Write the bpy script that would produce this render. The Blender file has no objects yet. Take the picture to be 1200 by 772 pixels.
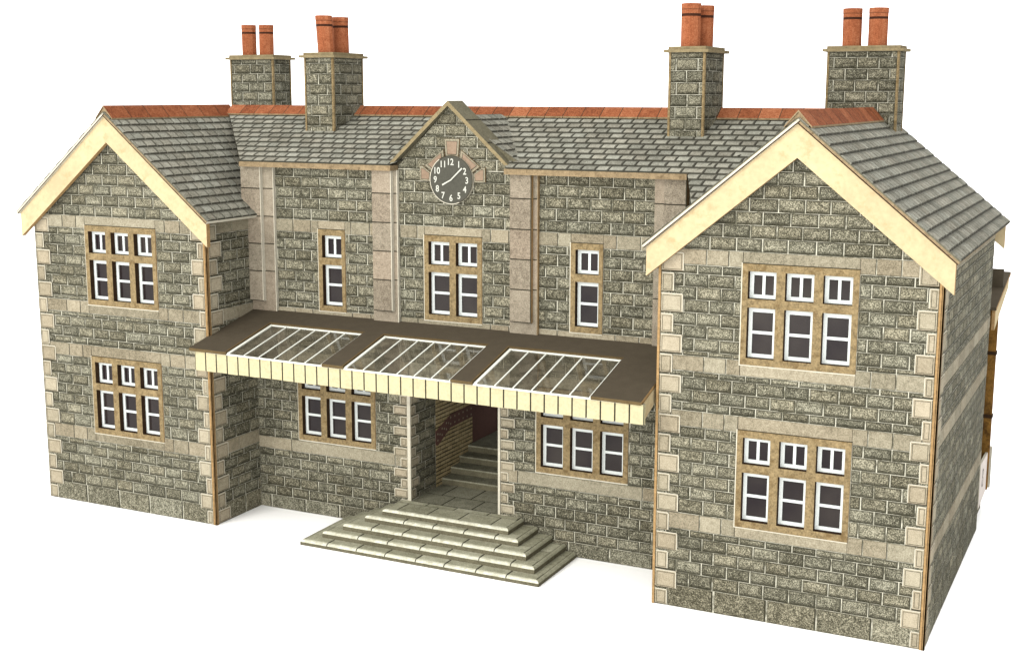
import bpy, math, random
from mathutils import Vector, Matrix
random.seed(11)
rnd = random.random
C = bpy.context.scene.collection

# ------------------------------------------------------------------ dimensions (1 unit = 10 cm)
W = 0.882; L = 1.834; D = 0.2926; BK = 0.99
LX0, LX1 = -L - W, -L            # left wing
RX0, RX1 = 0.0, W                # right wing
BASE = Vector((-0.917, 0.35, 0.0))

# ------------------------------------------------------------------ materials
MATS = {}
def nodes(name, rough=0.9, spec=0.15):
    m = bpy.data.materials.new(name); m.use_nodes = True
    nt = m.node_tree; b = nt.nodes['Principled BSDF']
    b.inputs['Roughness'].default_value = rough
    b.inputs['Specular IOR Level'].default_value = spec
    MATS[name] = m
    return m, nt, b
def N(nt, t, **kw):
    n = nt.nodes.new(t)
    for k, v in kw.items(): setattr(n, k, v)
    return n
def lk(nt, a, b): nt.links.new(a, b)
def ramp(nt, fac, stops):
    r = N(nt, 'ShaderNodeValToRGB'); cr = r.color_ramp
    while len(cr.elements) < len(stops): cr.elements.new(0.5)
    for e, (p, c) in zip(cr.elements, stops):
        e.position = p; e.color = (*c, 1)
    lk(nt, fac, r.inputs[0]); return r.outputs[0]
def coord(nt): return N(nt, 'ShaderNodeTexCoord').outputs['Object']
def noise(nt, co, scale, detail=3, rough=0.6):
    n = N(nt, 'ShaderNodeTexNoise'); n.inputs['Scale'].default_value = scale
    n.inputs['Detail'].default_value = detail; n.inputs['Roughness'].default_value = rough
    lk(nt, co, n.inputs['Vector']); return n.outputs['Fac']
def math_(nt, op, a, b=0.0, c=None):
    n = N(nt, 'ShaderNodeMath', operation=op)
    for i, v in enumerate((a, b, c)):
        if v is None: continue
        if isinstance(v, (int, float)): n.inputs[i].default_value = v
        else: lk(nt, v, n.inputs[i])
    return n.outputs[0]
def mix(nt, fac, a, b, mode='MIX'):
    n = N(nt, 'ShaderNodeMix', data_type='RGBA', blend_type=mode)
    if isinstance(fac, (int, float)): n.inputs[0].default_value = fac
    else: lk(nt, fac, n.inputs[0])
    for i, v in ((6, a), (7, b)):
        if isinstance(v, tuple): n.inputs[i].default_value = (*v, 1)
        else: lk(nt, v, n.inputs[i])
    return n.outputs[2]
def tone(nt):
    a = N(nt, 'ShaderNodeAttribute', attribute_name='tone')
    s = N(nt, 'ShaderNodeSeparateColor'); lk(nt, a.outputs['Color'], s.inputs[0])
    return s.outputs
def bump(nt, b, h, strength=0.2, dist=0.004):
    n = N(nt, 'ShaderNodeBump'); n.inputs['Strength'].default_value = strength
    n.inputs['Distance'].default_value = dist; lk(nt, h, n.inputs['Height'])
    lk(nt, n.outputs[0], b.inputs['Normal'])

K = .56
def sc(c, k=1.0): return tuple(x * k * K for x in c)
def printed(name, dark, mid, light, edge, s1=55, s2=230, amp=0.9, hue=None, rough=0.85, spec=0.03, patch=7, tv=.26, ka=1.0, kp=.35):
    """printed card: per-stone tone + coarse and fine mottling; tone.b marks the printed outline of a stone"""
    m, nt, b = nodes(name, rough, spec)
    co = coord(nt); t = tone(nt)
    a = noise(nt, co, s1, 4, 0.7); f = noise(nt, co, s2, 2, 0.7); g = noise(nt, co, patch, 2)
    v = math_(nt, 'MULTIPLY_ADD', math_(nt, 'SUBTRACT', a, 0.5), amp * ka, 0.5)
    v = math_(nt, 'MULTIPLY_ADD', math_(nt, 'SUBTRACT', f, 0.5), amp * 1.6, v)
    v = math_(nt, 'MULTIPLY_ADD', math_(nt, 'SUBTRACT', t[0], 0.5), tv, v)
    v = math_(nt, 'MULTIPLY_ADD', math_(nt, 'SUBTRACT', g, 0.5), kp, v)
    c = ramp(nt, v, [(0.12, sc(dark)), (0.5, sc(mid)), (0.92, sc(light))])
    if hue:
        hf = math_(nt, 'MULTIPLY', t[1], 0.55)
        c = mix(nt, hf, c, mix(nt, 1.0, c, hue, 'MULTIPLY'))
    c = mix(nt, t[2], c, sc(edge))
    lk(nt, c, b.inputs['Base Color'])
    bump(nt, b, f, 0.12, 0.003)
    return m
stone = printed('grey_stone_print', (.034, .032, .021), (.146, .140, .101), (.480, .460, .350), (.024, .023, .014), s1=48, s2=300, amp=1.35, hue=(1.06, .98, .88), tv=.20, ka=.6, kp=.2)
beige = printed('beige_stone_print', (.135, .119, .079), (.300, .270, .194), (.475, .438, .325), (.060, .053, .034), s1=60, s2=280, amp=0.75, hue=(1.06, .96, .90))
pinky = printed('pilaster_stone_print', (.135, .112, .080), (.305, .265, .200), (.470, .420, .320), (.050, .042, .030), s1=50, s2=280, amp=0.75, hue=(1.05, .93, .90))
quoinm = printed('quoin_stone_print', (.215, .188, .130), (.405, .360, .258), (.580, .525, .395), (.080, .068, .044), s1=60, s2=280, amp=0.6, hue=(1.04, .96, .92))
clockst = printed('clock_surround_print', (.190, .130, .090), (.300, .215, .150), (.400, .300, .220), (.080, .060, .040), amp=0.4)
slate = printed('slate_print', (.110, .106, .080), (.290, .287, .234), (.500, .500, .420), (.036, .034, .024), s1=45, s2=260, amp=.75, hue=(1.06, .97, .92), tv=.22)
paving = printed('step_paving_print', (.215, .210, .142), (.430, .420, .296), (.700, .690, .530), (.050, .046, .030), s1=38, s2=260, amp=0.7)  # lightened copy of the paving, offsets the canopy shade over the steps
hallpav = printed('shaded_hall_paving_print', (.110, .106, .074), (.250, .243, .175), (.420, .410, .310), (.030, .028, .018), s1=30, s2=240, amp=0.8)  # same paving as the steps, darker copy with the hall shade in it
coping = printed('coping_print', (.080, .072, .045), (.165, .150, .098), (.270, .245, .165), (.07, .06, .04), amp=0.6)
brickm = printed('cream_brick_print', (.240, .185, .095), (.420, .335, .180), (.520, .430, .260), (.060, .042, .022), amp=0.4)
maroon = printed('maroon_brick_print', (.075, .040, .032), (.125, .066, .053), (.180, .100, .080), (.02, .01, .01), amp=0.4)
terra = printed('terracotta_print', (.170, .052, .023), (.310, .100, .042), (.460, .185, .090), (.075, .026, .014), s1=35, s2=170, amp=0.9, tv=.45)
potm = printed('chimney_pot_print', (.205, .062, .027), (.375, .120, .052), (.510, .210, .105), (.040, .017, .011), s1=35, s2=200, amp=0.8)

def flat(name, base, var=0.15, s1=30, s2=180, rough=0.85, spec=0.03, dirt=None):
    m, nt, b = nodes(name, rough, spec)
    co = coord(nt); a = noise(nt, co, s1, 4, 0.65); f = noise(nt, co, s2, 2)
    v = math_(nt, 'MULTIPLY_ADD', math_(nt, 'SUBTRACT', f, 0.5), 0.8, a)
    lo = tuple(x * (1 - var) for x in base); hi = tuple(min(1.3, x * (1 + var)) for x in base)
    c = ramp(nt, v, [(0.25, sc(lo)), (0.75, sc(hi))])
    if dirt:
        g = noise(nt, co, dirt[0], 5, 0.7)
        c = mix(nt, ramp(nt, g, [(dirt[1], (0, 0, 0)), (dirt[1] + 0.14, (dirt[3],) * 3)]), c, sc(dirt[2]))
    lk(nt, c, b.inputs['Base Color']); bump(nt, b, f, 0.08, 0.003)
    return m
mortar = flat('pale_mortar_print', (.53, .51, .41), 0.3, 60, 260, dirt=(24, .47, (.10, .095, .06), .85))
cream = flat('cream_painted_card', (.610, .495, .295), 0.12, 5, 60, dirt=(18, .55, (.50, .375, .20), .8))
tan = flat('tan_card_surround', (.270, .200, .104), 0.42, 70, 190, dirt=(30, .52, (.15, .095, .038), .7))
kraft = flat('laser_cut_card_edge', (.400, .255, .115), 0.25, 40, 200)
burnt = flat('burnt_edge_and_gap_shade', (.045, .026, .014), 0.35, 40, 200)
palecard = flat('pale_card_edge', (.66, .62, .50), 0.12, 40, 200)
capm = flat('chimney_cap_card', (.270, .215, .120), 0.25, 40, 220, dirt=(45, .58, (.10, .075, .04), .6))
white = flat('white_sash_card', (.82, .86, .83), 0.05, 20, 160)
asphalt = flat('dark_brown_roof_card', (.090, .073, .050), 0.10, 25, 300)
valm = flat('cream_valance_print', (.580, .525, .325), 0.10, 30, 120, dirt=(30, .60, (.40, .31, .13), .5))
wood = flat('brown_post_card', (.230, .120, .030), 0.35, 30, 200, dirt=(20, .5, (.06, .03, .01), .8))
dark = flat('dark_interior', (.020, .018, .016), 0.2)
clockm = flat('clock_face_print', (.085, .083, .066), 0.12, 60, 260, rough=.6)
numm = flat('clock_figures_print', (.62, .62, .54), 0.04)
linem = flat('printed_joint_line', (.045, .040, .026), 0.3)
worn = flat('worn_step_edge', (.76, .75, .60), 0.25, 45, 200, dirt=(30, .48, (.52, .50, .37), .8))
gutter = flat('eaves_card_edge', (.290, .215, .125), 0.3, 45, 220, dirt=(40, .56, (.11, .07, .035), .7))
barm = flat('glazing_bar_paint', (.86, .87, .78), 0.05, 20, 160)
cardend = flat('pale_pink_card', (.80, .72, .66), 0.06)
rimm = flat('brown_roof_card_rim', (.135, .095, .045), 0.2)
ink = flat('black_ink', (.03, .025, .03), 0.1)

def pane_mat():
    m, nt, b = nodes('dark_interior_pane', 0.1, 0.14)  # clear acetate drawn opaque, the unlit interior behind put into its colour
    co = coord(nt); g = noise(nt, co, 4, 3)
    lk(nt, ramp(nt, g, [(.35, (.009, .006, .007)), (.7, (.026, .021, .018))]), b.inputs['Base Color'])
    b.inputs['Roughness'].default_value = 0.08
    return m
pane = pane_mat()
def skylight_mat():
    m, nt, b = nodes('clear_acetate_sheet', 0.1, 0.5)
    nt.nodes.remove(b); out = nt.nodes['Material Output']
    tr = N(nt, 'ShaderNodeBsdfTransparent'); tr.inputs[0].default_value = (.62, .60, .54, 1)
    gl = N(nt, 'ShaderNodeBsdfGlossy'); gl.inputs['Roughness'].default_value = 0.04
    df = N(nt, 'ShaderNodeBsdfDiffuse'); df.inputs[0].default_value = (.17, .150, .105, 1)
    fr = N(nt, 'ShaderNodeFresnel'); fr.inputs[0].default_value = 1.7
    g = noise(nt, coord(nt), 14, 4, 0.7)
    s = ramp(nt, g, [(.38, (.12,) * 3), (.72, (.55,) * 3)])
    m1 = N(nt, 'ShaderNodeMixShader'); lk(nt, s, m1.inputs[0]); lk(nt, tr.outputs[0], m1.inputs[1]); lk(nt, df.outputs[0], m1.inputs[2])
    m2 = N(nt, 'ShaderNodeMixShader'); lk(nt, fr.outputs[0], m2.inputs[0]); lk(nt, m1.outputs[0], m2.inputs[1]); lk(nt, gl.outputs[0], m2.inputs[2])
    lk(nt, m2.outputs[0], out.inputs[0]); return m
acetate = skylight_mat()

# ------------------------------------------------------------------ mesh builder
class Fr:
    def __init__(s, O, U, V):
        s.O = Vector(O); s.U = Vector(U).normalized(); s.V = Vector(V).normalized(); s.N = s.U.cross(s.V)
    def p(s, u, v, h=0.0): return s.O + s.U * u + s.V * v + s.N * h
def front(x0, y, z=0): return Fr((x0, y, z), (1, 0, 0), (0, 0, 1))
def rightf(x, y0, z=0): return Fr((x, y0, z), (0, 1, 0), (0, 0, 1))
def leftf(x, y1, z=0): return Fr((x, y1, z), (0, -1, 0), (0, 0, 1))
def backf(x1, y, z=0): return Fr((x1, y, z), (-1, 0, 0), (0, 0, 1))

def clip(poly, region):
    """Sutherland-Hodgman; poly = [(u,v,h)], region = convex ccw [(u,v)]"""
    for i in range(len(region)):
        ax, ay = region[i]; bx, by = region[(i + 1) % len(region)]
        out = []
        for j in range(len(poly)):
            p, q = poly[j], poly[(j + 1) % len(poly)]
            dp = (bx - ax) * (p[1] - ay) - (by - ay) * (p[0] - ax)
            dq = (bx - ax) * (q[1] - ay) - (by - ay) * (q[0] - ax)
            if dp >= 0: out.append(p)
            if (dp > 0 > dq) or (dp < 0 < dq):
                t = dp / (dp - dq); out.append(tuple(p[k] + t * (q[k] - p[k]) for k in range(len(p))))
        poly = out
        if len(poly) < 3: return []
    return poly

class MB:
    def __init__(s): s.v = []; s.f = []; s.m = []; s.c = []; s.mats = []
    def mi(s, m):
        if m not in s.mats: s.mats.append(m)
        return s.mats.index(m)
    def face(s, pts, m, col=(.5, .5, 0)):
        i = len(s.v); s.v += [Vector(p) for p in pts]; s.f.append(list(range(i, i + len(pts)))); s.m.append(s.mi(m)); s.c.append(col)
    def fp(s, fr, pts, m, col=(.5, .5, 0), region=None):
        pts = [p if len(p) > 2 else (*p, 0.0) for p in pts]
        if region: pts = clip(pts, region)
        if len(pts) >= 3:
            if len(pts[0]) == 4: col = [(col[0], col[1], p[3]) for p in pts]
            s.face([fr.p(*p[:3]) for p in pts], m, col)
    def rect(s, fr, u0, v0, u1, v1, h, m, col=(.5, .5, 0), region=None):
        s.fp(fr, [(u0, v0, h), (u1, v0, h), (u1, v1, h), (u0, v1, h)], m, col, region)
    def prism(s, fr, poly, h0, h1, m, side=None, back=True, col=(.5, .5, 0), edges=None):
        """poly ccw in the frame; side material; edges = {edge index: material}"""
        side = side or m; n = len(poly)
        s.fp(fr, [(u, v, h1) for u, v in poly], m, col)
        if back: s.fp(fr, [(u, v, h0) for u, v in reversed(poly)], side, col)
        for i in range(n):
            a, b = poly[i], poly[(i + 1) % n]
            s.fp(fr, [(*a, h0), (*b, h0), (*b, h1), (*a, h1)], (edges or {}).get(i, side), col)
    def box(s, lo, hi, m, col=(.5, .5, 0), top=None):
        x0, y0, z0 = lo; x1, y1, z1 = hi
        s.prism(Fr((x0, y0, z0), (1, 0, 0), (0, 1, 0)), [(0, 0), (x1 - x0, 0), (x1 - x0, y1 - y0), (0, y1 - y0)], 0, z1 - z0, top or m, m, col=col)
    def block(s, fr, u0, v0, u1, v1, h, m, region=None, ed=(.0110, .0080, .0060, .0055), e=(1, .95, .85, .80, (.22, .1, .0, .0)), h0=0.0, light=None):
        """one stone: raised face with printed outline strips (bottom, right, top, left)"""
        b, r, t, l = ed
        w, hh = u1 - u0, v1 - v0
        if w < .004 or hh < .004: return
        k = min(1, w / .05, hh / .025); b *= k; r *= k; t *= k; l *= k
        col = (rnd(), rnd(), 0)
        i0, i1, j0, j1 = u0 + l, u1 - r, v0 + b, v1 - t
        s.fp(fr, [(i0, j0, h), (i1, j0, h), (i1, j1, h), (i0, j1, h)], m, col, region)
        z = e[4] if len(e) > 4 else 1.0; z = z if isinstance(z, tuple) else (z,) * 4     # how far the outline fades towards the face
        s.fp(fr, [(u0, v0, h0, e[0]), (u1, v0, h0, e[0]), (i1, j0, h, e[0] * z[0]), (i0, j0, h, e[0] * z[0])], m, col, region)
        s.fp(fr, [(u1, v0, h0, e[1]), (u1, v1, h0, e[1]), (i1, j1, h, e[1] * z[1]), (i1, j0, h, e[1] * z[1])], m, col, region)
        s.fp(fr, [(u1, v1, h0, e[2]), (u0, v1, h0, e[2]), (i0, j1, h, e[2] * z[2]), (i1, j1, h, e[2] * z[2])], light or m, col, region)
        s.fp(fr, [(u0, v1, h0, e[3]), (u0, v0, h0, e[3]), (i0, j0, h, e[3] * z[3]), (i0, j1, h, e[3] * z[3])], m, col, region)
    def courses(s, fr, rows, u0, u1, sw, m, holes=(), region=None, gap=.0034, hg=.0015, h=.0016, phase=0.0, jit=.05, **kw):
        for k, (v0, v1) in enumerate(rows):
            segs = [(u0, u1)]
            for a, b, c, d in holes:
                ov = min(v1, d) - max(v0, c)
                if ov > 0.22 * (v1 - v0):
                    ns = []
                    for x, y in segs:
                        if b <= x or a >= y: ns.append((x, y)); continue
                        if a > x: ns.append((x, a))
                        if b < y: ns.append((b, y))
                    segs = ns
            off = phase + (0.5 * sw if k % 2 else 0.0)
            n = int((u1 - u0) / sw) + 3
            edges = [u0 - sw + off + i * sw + (rnd() - .5) * 2 * jit * sw for i in range(-1, n + 1)]
            for i in range(len(edges) - 1):
                for x, y in segs:
                    a, b = max(edges[i], x), min(edges[i + 1], y)
                    if b - a > .006:
                        g0 = gap * (.7 + .6 * rnd()); hgk = hg * (.5 + rnd())
                        s.block(fr, a + g0 / 2, v0 + hgk / 2, b - g0 / 2, v1 - hgk / 2, h, m, region, **kw)
    def base(s, fr, poly, holes, m, h=0.0):
        us = sorted({p[0] for p in poly} | {x for q in holes for x in q[:2]}); vs = sorted({p[1] for p in poly} | {x for q in holes for x in q[2:]})
        for i in range(len(us) - 1):
            for j in range(len(vs) - 1):
                cu, cv = (us[i] + us[i + 1]) / 2, (vs[j] + vs[j + 1]) / 2
                if any(a < cu < b and c < cv < d for a, b, c, d in holes): continue
                s.rect(fr, us[i], vs[j], us[i + 1], vs[j + 1], h, m, region=poly)
    def build(s, name, parent=None, origin=None, label=None):
        me = bpy.data.meshes.new(name)
        o0 = origin if origin is not None else BASE
        me.from_pydata([tuple(p - o0) for p in s.v], [], s.f)
        for m in s.mats: me.materials.append(m)
        me.polygons.foreach_set('material_index', s.m)
        ca = me.color_attributes.new('tone', 'FLOAT_COLOR', 'CORNER')
        data = []
        for f, c in zip(s.f, s.c):
            if isinstance(c, list):
                for q in c: data += [*q, 1.0]
            else: data += [*c, 1.0] * len(f)
        ca.data.foreach_set('color', data)
        me.update()
        o = bpy.data.objects.new(name, me); C.objects.link(o)
        if parent is not None:
            o.parent = parent
        if label: o['label'] = label
        return o
def empty(name, loc):
    o = bpy.data.objects.new(name, None); C.objects.link(o); o.location = loc; o.empty_display_size = .1; return o
def tag(o, label=None, cat=None, group=None, kind=None):
    for k, v in (('label', label), ('category', cat), ('group', group), ('kind', kind)):
        if v: o[k] = v

station = empty('station_building', BASE)
tag(station, 'grey stone two-storey model station with two gabled wings, clock gable and glazed front canopy', 'building')

# ------------------------------------------------------------------ stone walls
R = .0417
def rows_down(top, bottom, first):
    out = []; z = top; nz = first
    while z > bottom + .004:
        nz = max(nz, bottom) if nz - bottom > .008 else bottom
        out.append((nz, z)); z = nz; nz -= R
    return out[::-1]
WING_ROWS = [(1.203 + i * R, 1.203 + (i + 1) * R) for i in range(10)] + rows_down(1.152, .857, 1.123) + rows_down(.806, .675, .787) + rows_down(.622, .328, .586) + rows_down(.272, .076, .248)
WING_BANDS = [(1.152, 1.203), (.806, .857), (.622, .675), (.272, .328)]
MAIN_ROWS = [(1.200 + i * R, 1.200 + (i + 1) * R) for i in range(12)] + rows_down(1.150, .847, 1.121) + rows_down(.795, .672, .77) + rows_down(.622, .302, .586) + rows_down(.252, .055, .222)
MAIN_BANDS = [(1.150, 1.200), (.795, .847), (.622, .672), (.252, .302)]
WIN_W = {1: .123, 2: .243, 3: .362}; WIN_H = .321

def bands(mb, fr, bs, splits, holes, region=None):
    for v0, v1 in bs:
        mb.courses(fr, [(v0, v1)], splits[0], splits[0], 1, beige)
        for a, b in zip(splits[:-1], splits[1:]):
            segs = [(a, b)]
            # the window surrounds overlap the bands: leave their real openings free
            for x0, x1, y0, y1 in holes:
                if min(v1, y1) - max(v0, y0) > .004:
                    ns = []
                    for x, y in segs:
                        if x1 <= x or x0 >= y: ns.append((x, y)); continue
                        if y1 > v1 and y0 > v0:      # window above the band: fill below its foot
                            mb.block(fr, max(x, x0), v0 + .001, min(y, x1), y0, .0026, beige, region, ed=(.002, .001, .001, .001), e=(.7, .2, .1, .1))
                        elif y0 < v0 and y1 < v1:
                            mb.block(fr, max(x, x0), y1, min(y, x1), v1 - .001, .0026, beige, region, ed=(.002, .001, .001, .001), e=(.5, .2, .1, .1))
                        if x0 > x: ns.append((x, x0))
                        if x1 < y: ns.append((x1, y))
                    segs = ns
            for x, y in segs:
                if y - x > .004:
                    mb.block(fr, x + (.0012 if x == a else 0), v0 + .001, y - (.0012 if y == b else 0), v1 - .001, .0026, beige, region, ed=(.002, .0018, .0012, .0008), e=(.9, .9, .35, .2))
def plinth(mb, fr, u0, u1, v1, sw=.17, first=0.0, holes=()):
    mb.courses(fr, [(0, v1)], u0, u1, sw, stone, holes, phase=first, gap=.006, h=.0024, ed=(.003, .004, .003, .002), e=(.4, .8, .2, .1))
def quoins(mb, fr, u, inner, small, large, z0, pitch, n, start_small=True, top=None, region=None):
    """inner = +1: the quoin runs towards larger u from the corner u"""
    for k in range(n):
        v0 = z0 + (k - 1) * pitch; v1 = v0 + pitch
        v0 = max(v0, 0.0)
        if top and v0 > top: break
        w = small if (k % 2 == 0) == start_small else large
        a, b = (u, u + w) if inner > 0 else (u - w, u)
        a0, b0, c0, d0 = a, b, v0 + .002, v1 - .002
        h = .0042
        mb.block(fr, a0, c0, b0, d0, h, quoinm, region, ed=(.004, .003, .003, .003), e=(1, .9, .0, .25))
        # pale printed highlight along the top and the inner upright, dark printed line inside it
        wl = .0026
        mb.rect(fr, a0 + .002, d0 - wl, b0 - .002, d0, h + .0005, palecard, region=region)
        if inner > 0: mb.rect(fr, b0 - wl, c0 + .004, b0, d0 - wl, h + .0005, palecard, region=region)
        else: mb.rect(fr, a0, c0 + .004, a0 + wl, d0 - wl, h + .0005, palecard, region=region)
        i = .0066; t = .0015
        for q in ((a0 + i, d0 - i - t, b0 - i, d0 - i), (a0 + i, c0 + i, b0 - i, c0 + i + t), (a0 + i, c0 + i + t, a0 + i + t, d0 - i - t), (b0 - i - t, c0 + i + t, b0 - i, d0 - i - t)):
            mb.rect(fr, *q, h + .0004, linem, region=region)
def corner_strip(mb, fr, u0, u1, z0, z1, h=.005, m=None, line=None):
    mb.prism(fr, [(u0, z0), (u1, z0), (u1, z1), (u0, z1)], 0, h, m or kraft, m or kraft, back=False)
    if line is not None:
        mb.rect(fr, line, z0, line + .0018, z1, h + .0005, burnt)

EAVE_Z = 1.205
def wing(x0, x1, inner_is_right):
    mb = MB()
    w = x1 - x0
    fr = front(x0, -D)
    gable = [(0, 0), (w, 0), (w, EAVE_Z), (w / 2, EAVE_Z + .383), (0, EAVE_Z)]
    wx = .2755
    hol = [(wx, wx + .362, .845, .845 + WIN_H), (wx, wx + .362, .310, .310 + WIN_H)]
    hin = [(a + .012, b - .012, c + .012, d - .012) for a, b, c, d in hol]
    mb.base(fr, gable, hin, mortar)
    mb.courses(fr, WING_ROWS, 0, w, .0842, stone, hol, gable, phase=-.002)
    bands(mb, fr, WING_BANDS, [0, .05, .157, .230, .685, .760, .846, w], hol, gable)
    plinth(mb, fr, 0, w, .076, .168, .046)
    quoins(mb, fr, .007, 1, .044, .075, .0585, .0667, 20, top=1.17, region=gable)
    quoins(mb, fr, w - .011, -1, .029, .060, .0585, .0667, 20, top=1.17, region=gable)
    corner_strip(mb, fr, w - .011, w + .0045, 0, 1.19, .0045, line=w - .004)
    if not inner_is_right: corner_strip(mb, fr, -.002, .006, 0, 1.17, .0045)
    # sides
    ln = BK + D
    for kind, f2, length in (('r', rightf(x1, -D), (D if inner_is_right else ln)), ('l', leftf(x0, BK), ln)):
        if kind == 'r' and inner_is_right:
            length = ln
        po = [(0, 0), (length, 0), (length, 1.215), (0, 1.215)]
        mb.base(f2, po, [], mortar)
        mb.courses(f2, WING_ROWS[0:1] + [r for r in WING_ROWS if r[0] < 1.2], 0, length, .0842, stone, (), po, phase=.02)
        sp = [0, .062, .16]
        while sp[-1] < length: sp.append(sp[-1] + .13)
        bands(mb, f2, WING_BANDS, sp[:-1] + [length], [], po)
        plinth(mb, f2, 0, length, .076, .168, .03)
        if kind == 'r':
            quoins(mb, f2, .009, 1, .048, .075, .0585, .0667, 20, start_small=False, top=1.17, region=po)
            corner_strip(mb, f2, -.0045, .009, 0, 1.20, .0045, line=.0015)
        else:
            quoins(mb, f2, length - .005, -1, .048, .075, .0585, .0667, 20, start_small=False, top=1.17, region=po)
    fb = backf(x1, BK)
    mb.base(fb, gable, [], mortar)
    mb.courses(fb, WING_ROWS, 0, w, .0842, stone, (), gable)
    bands(mb, fb, WING_BANDS, [0, .2, .4, .6, w], [], gable)
    plinth(mb, fb, 0, w, .076)
    return mb.build('wing_wall', station)
wing(LX0, LX1, True)
wing(RX0, RX1, False)

# main block
DX0, DX1 = -1.112, -.725
mb = MB(); fr = front(-L, 0.0)
up_w = [(-1.516, 1), (-1.0385, 2), (-.438, 1)]; low_w = [(-1.630, 3), (-.570, 3)]
UPZ, LOZ = .845, .308
hol = [(x + L, x + L + WIN_W[n], UPZ, UPZ + WIN_H) for x, n in up_w] + [(x + L, x + L + WIN_W[n], LOZ, LOZ + WIN_H) for x, n in low_w]
hin = [(a + .012, b - .012, c + .012, d - .012) for a, b, c, d in hol]
door = (DX0 + L, DX1 + L, .0, .60)
po = [(0, 0), (L, 0), (L, 1.415), (0, 1.415)]
mb.base(fr, po, hin + [door], mortar)
mb.courses(fr, [r for r in MAIN_ROWS if r[1] < 1.412], 0, L, .0842, stone, hol + [door], po, phase=.034)
cx = L / 2
bands(mb, fr, [MAIN_BANDS[0], MAIN_BANDS[1]], [0, .20, .285, .47, .555, .69, .765, 1.075, 1.15, 1.26, 1.345, 1.57, 1.66, L], hol, po)
bands(mb, fr, [MAIN_BANDS[2]], [0, .15, .60, door[0]], hol, po); bands(mb, fr, [MAIN_BANDS[2]], [door[1], 1.2, 1.65, L], hol, po)
bands(mb, fr, [MAIN_BANDS[3]], [0, .165, .655, door[0]], [], po); bands(mb, fr, [MAIN_BANDS[3]], [door[1], 1.188, L - .15, L], [], po)
plinth(mb, fr, 0, L, .055, .168, .05, holes=[door])
quoins(mb, fr, door[0] - .010, -1, .032, .062, .124, .0417, 12, start_small=True)
quoins(mb, fr, door[1] + .006, 1, .034, .060, .124, .0417, 12, start_small=True)
corner_strip(mb, fr, door[0] - .010, door[0] + .004, .119, .62, .006, palecard)
corner_strip(mb, fr, door[1] - .003, door[1] + .006, .119, .62, .006, palecard)
# rear wall, with an unseen opening added to let light into the hall
fb = backf(0, .955)
po = [(0, 0), (L, 0), (L, 1.415), (0, 1.415)]
rear = (.76, 1.09, .227, .56)
mb.base(fb, po, [rear], mortar)
mb.courses(fb, [r for r in MAIN_ROWS if r[1] < 1.412], 0, L, .0842, stone, [rear], po)
bands(mb, fb, MAIN_BANDS[:2], [0, .3, .6, .9, 1.2, 1.5, L], [], po); bands(mb, fb, MAIN_BANDS[2:], [0, .3, .6, .76], [], po); bands(mb, fb, MAIN_BANDS[2:], [1.09, 1.3, 1.5, L], [], po)
plinth(mb, fb, 0, L, .055)
mb.build('main_wall', station)

# gable wall above the eaves
GC = -.917; GZ = 1.655; GF = 1.428; GHW = .250
mb = MB(); fg = front(GC - .30, -.001)
tri = [(.30 - GHW + .01, 1.412), (.30 + GHW - .01, 1.412), (.30 + .006, GZ - .008), (.30 - .006, GZ - .008)]
mb.base(fg, tri, [], mortar)
mb.courses(fg, [r for r in MAIN_ROWS if r[0] > 1.35], 0, .6, .0842, stone, (), tri, phase=.02)
mb.build('gable_wall', station)

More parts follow.
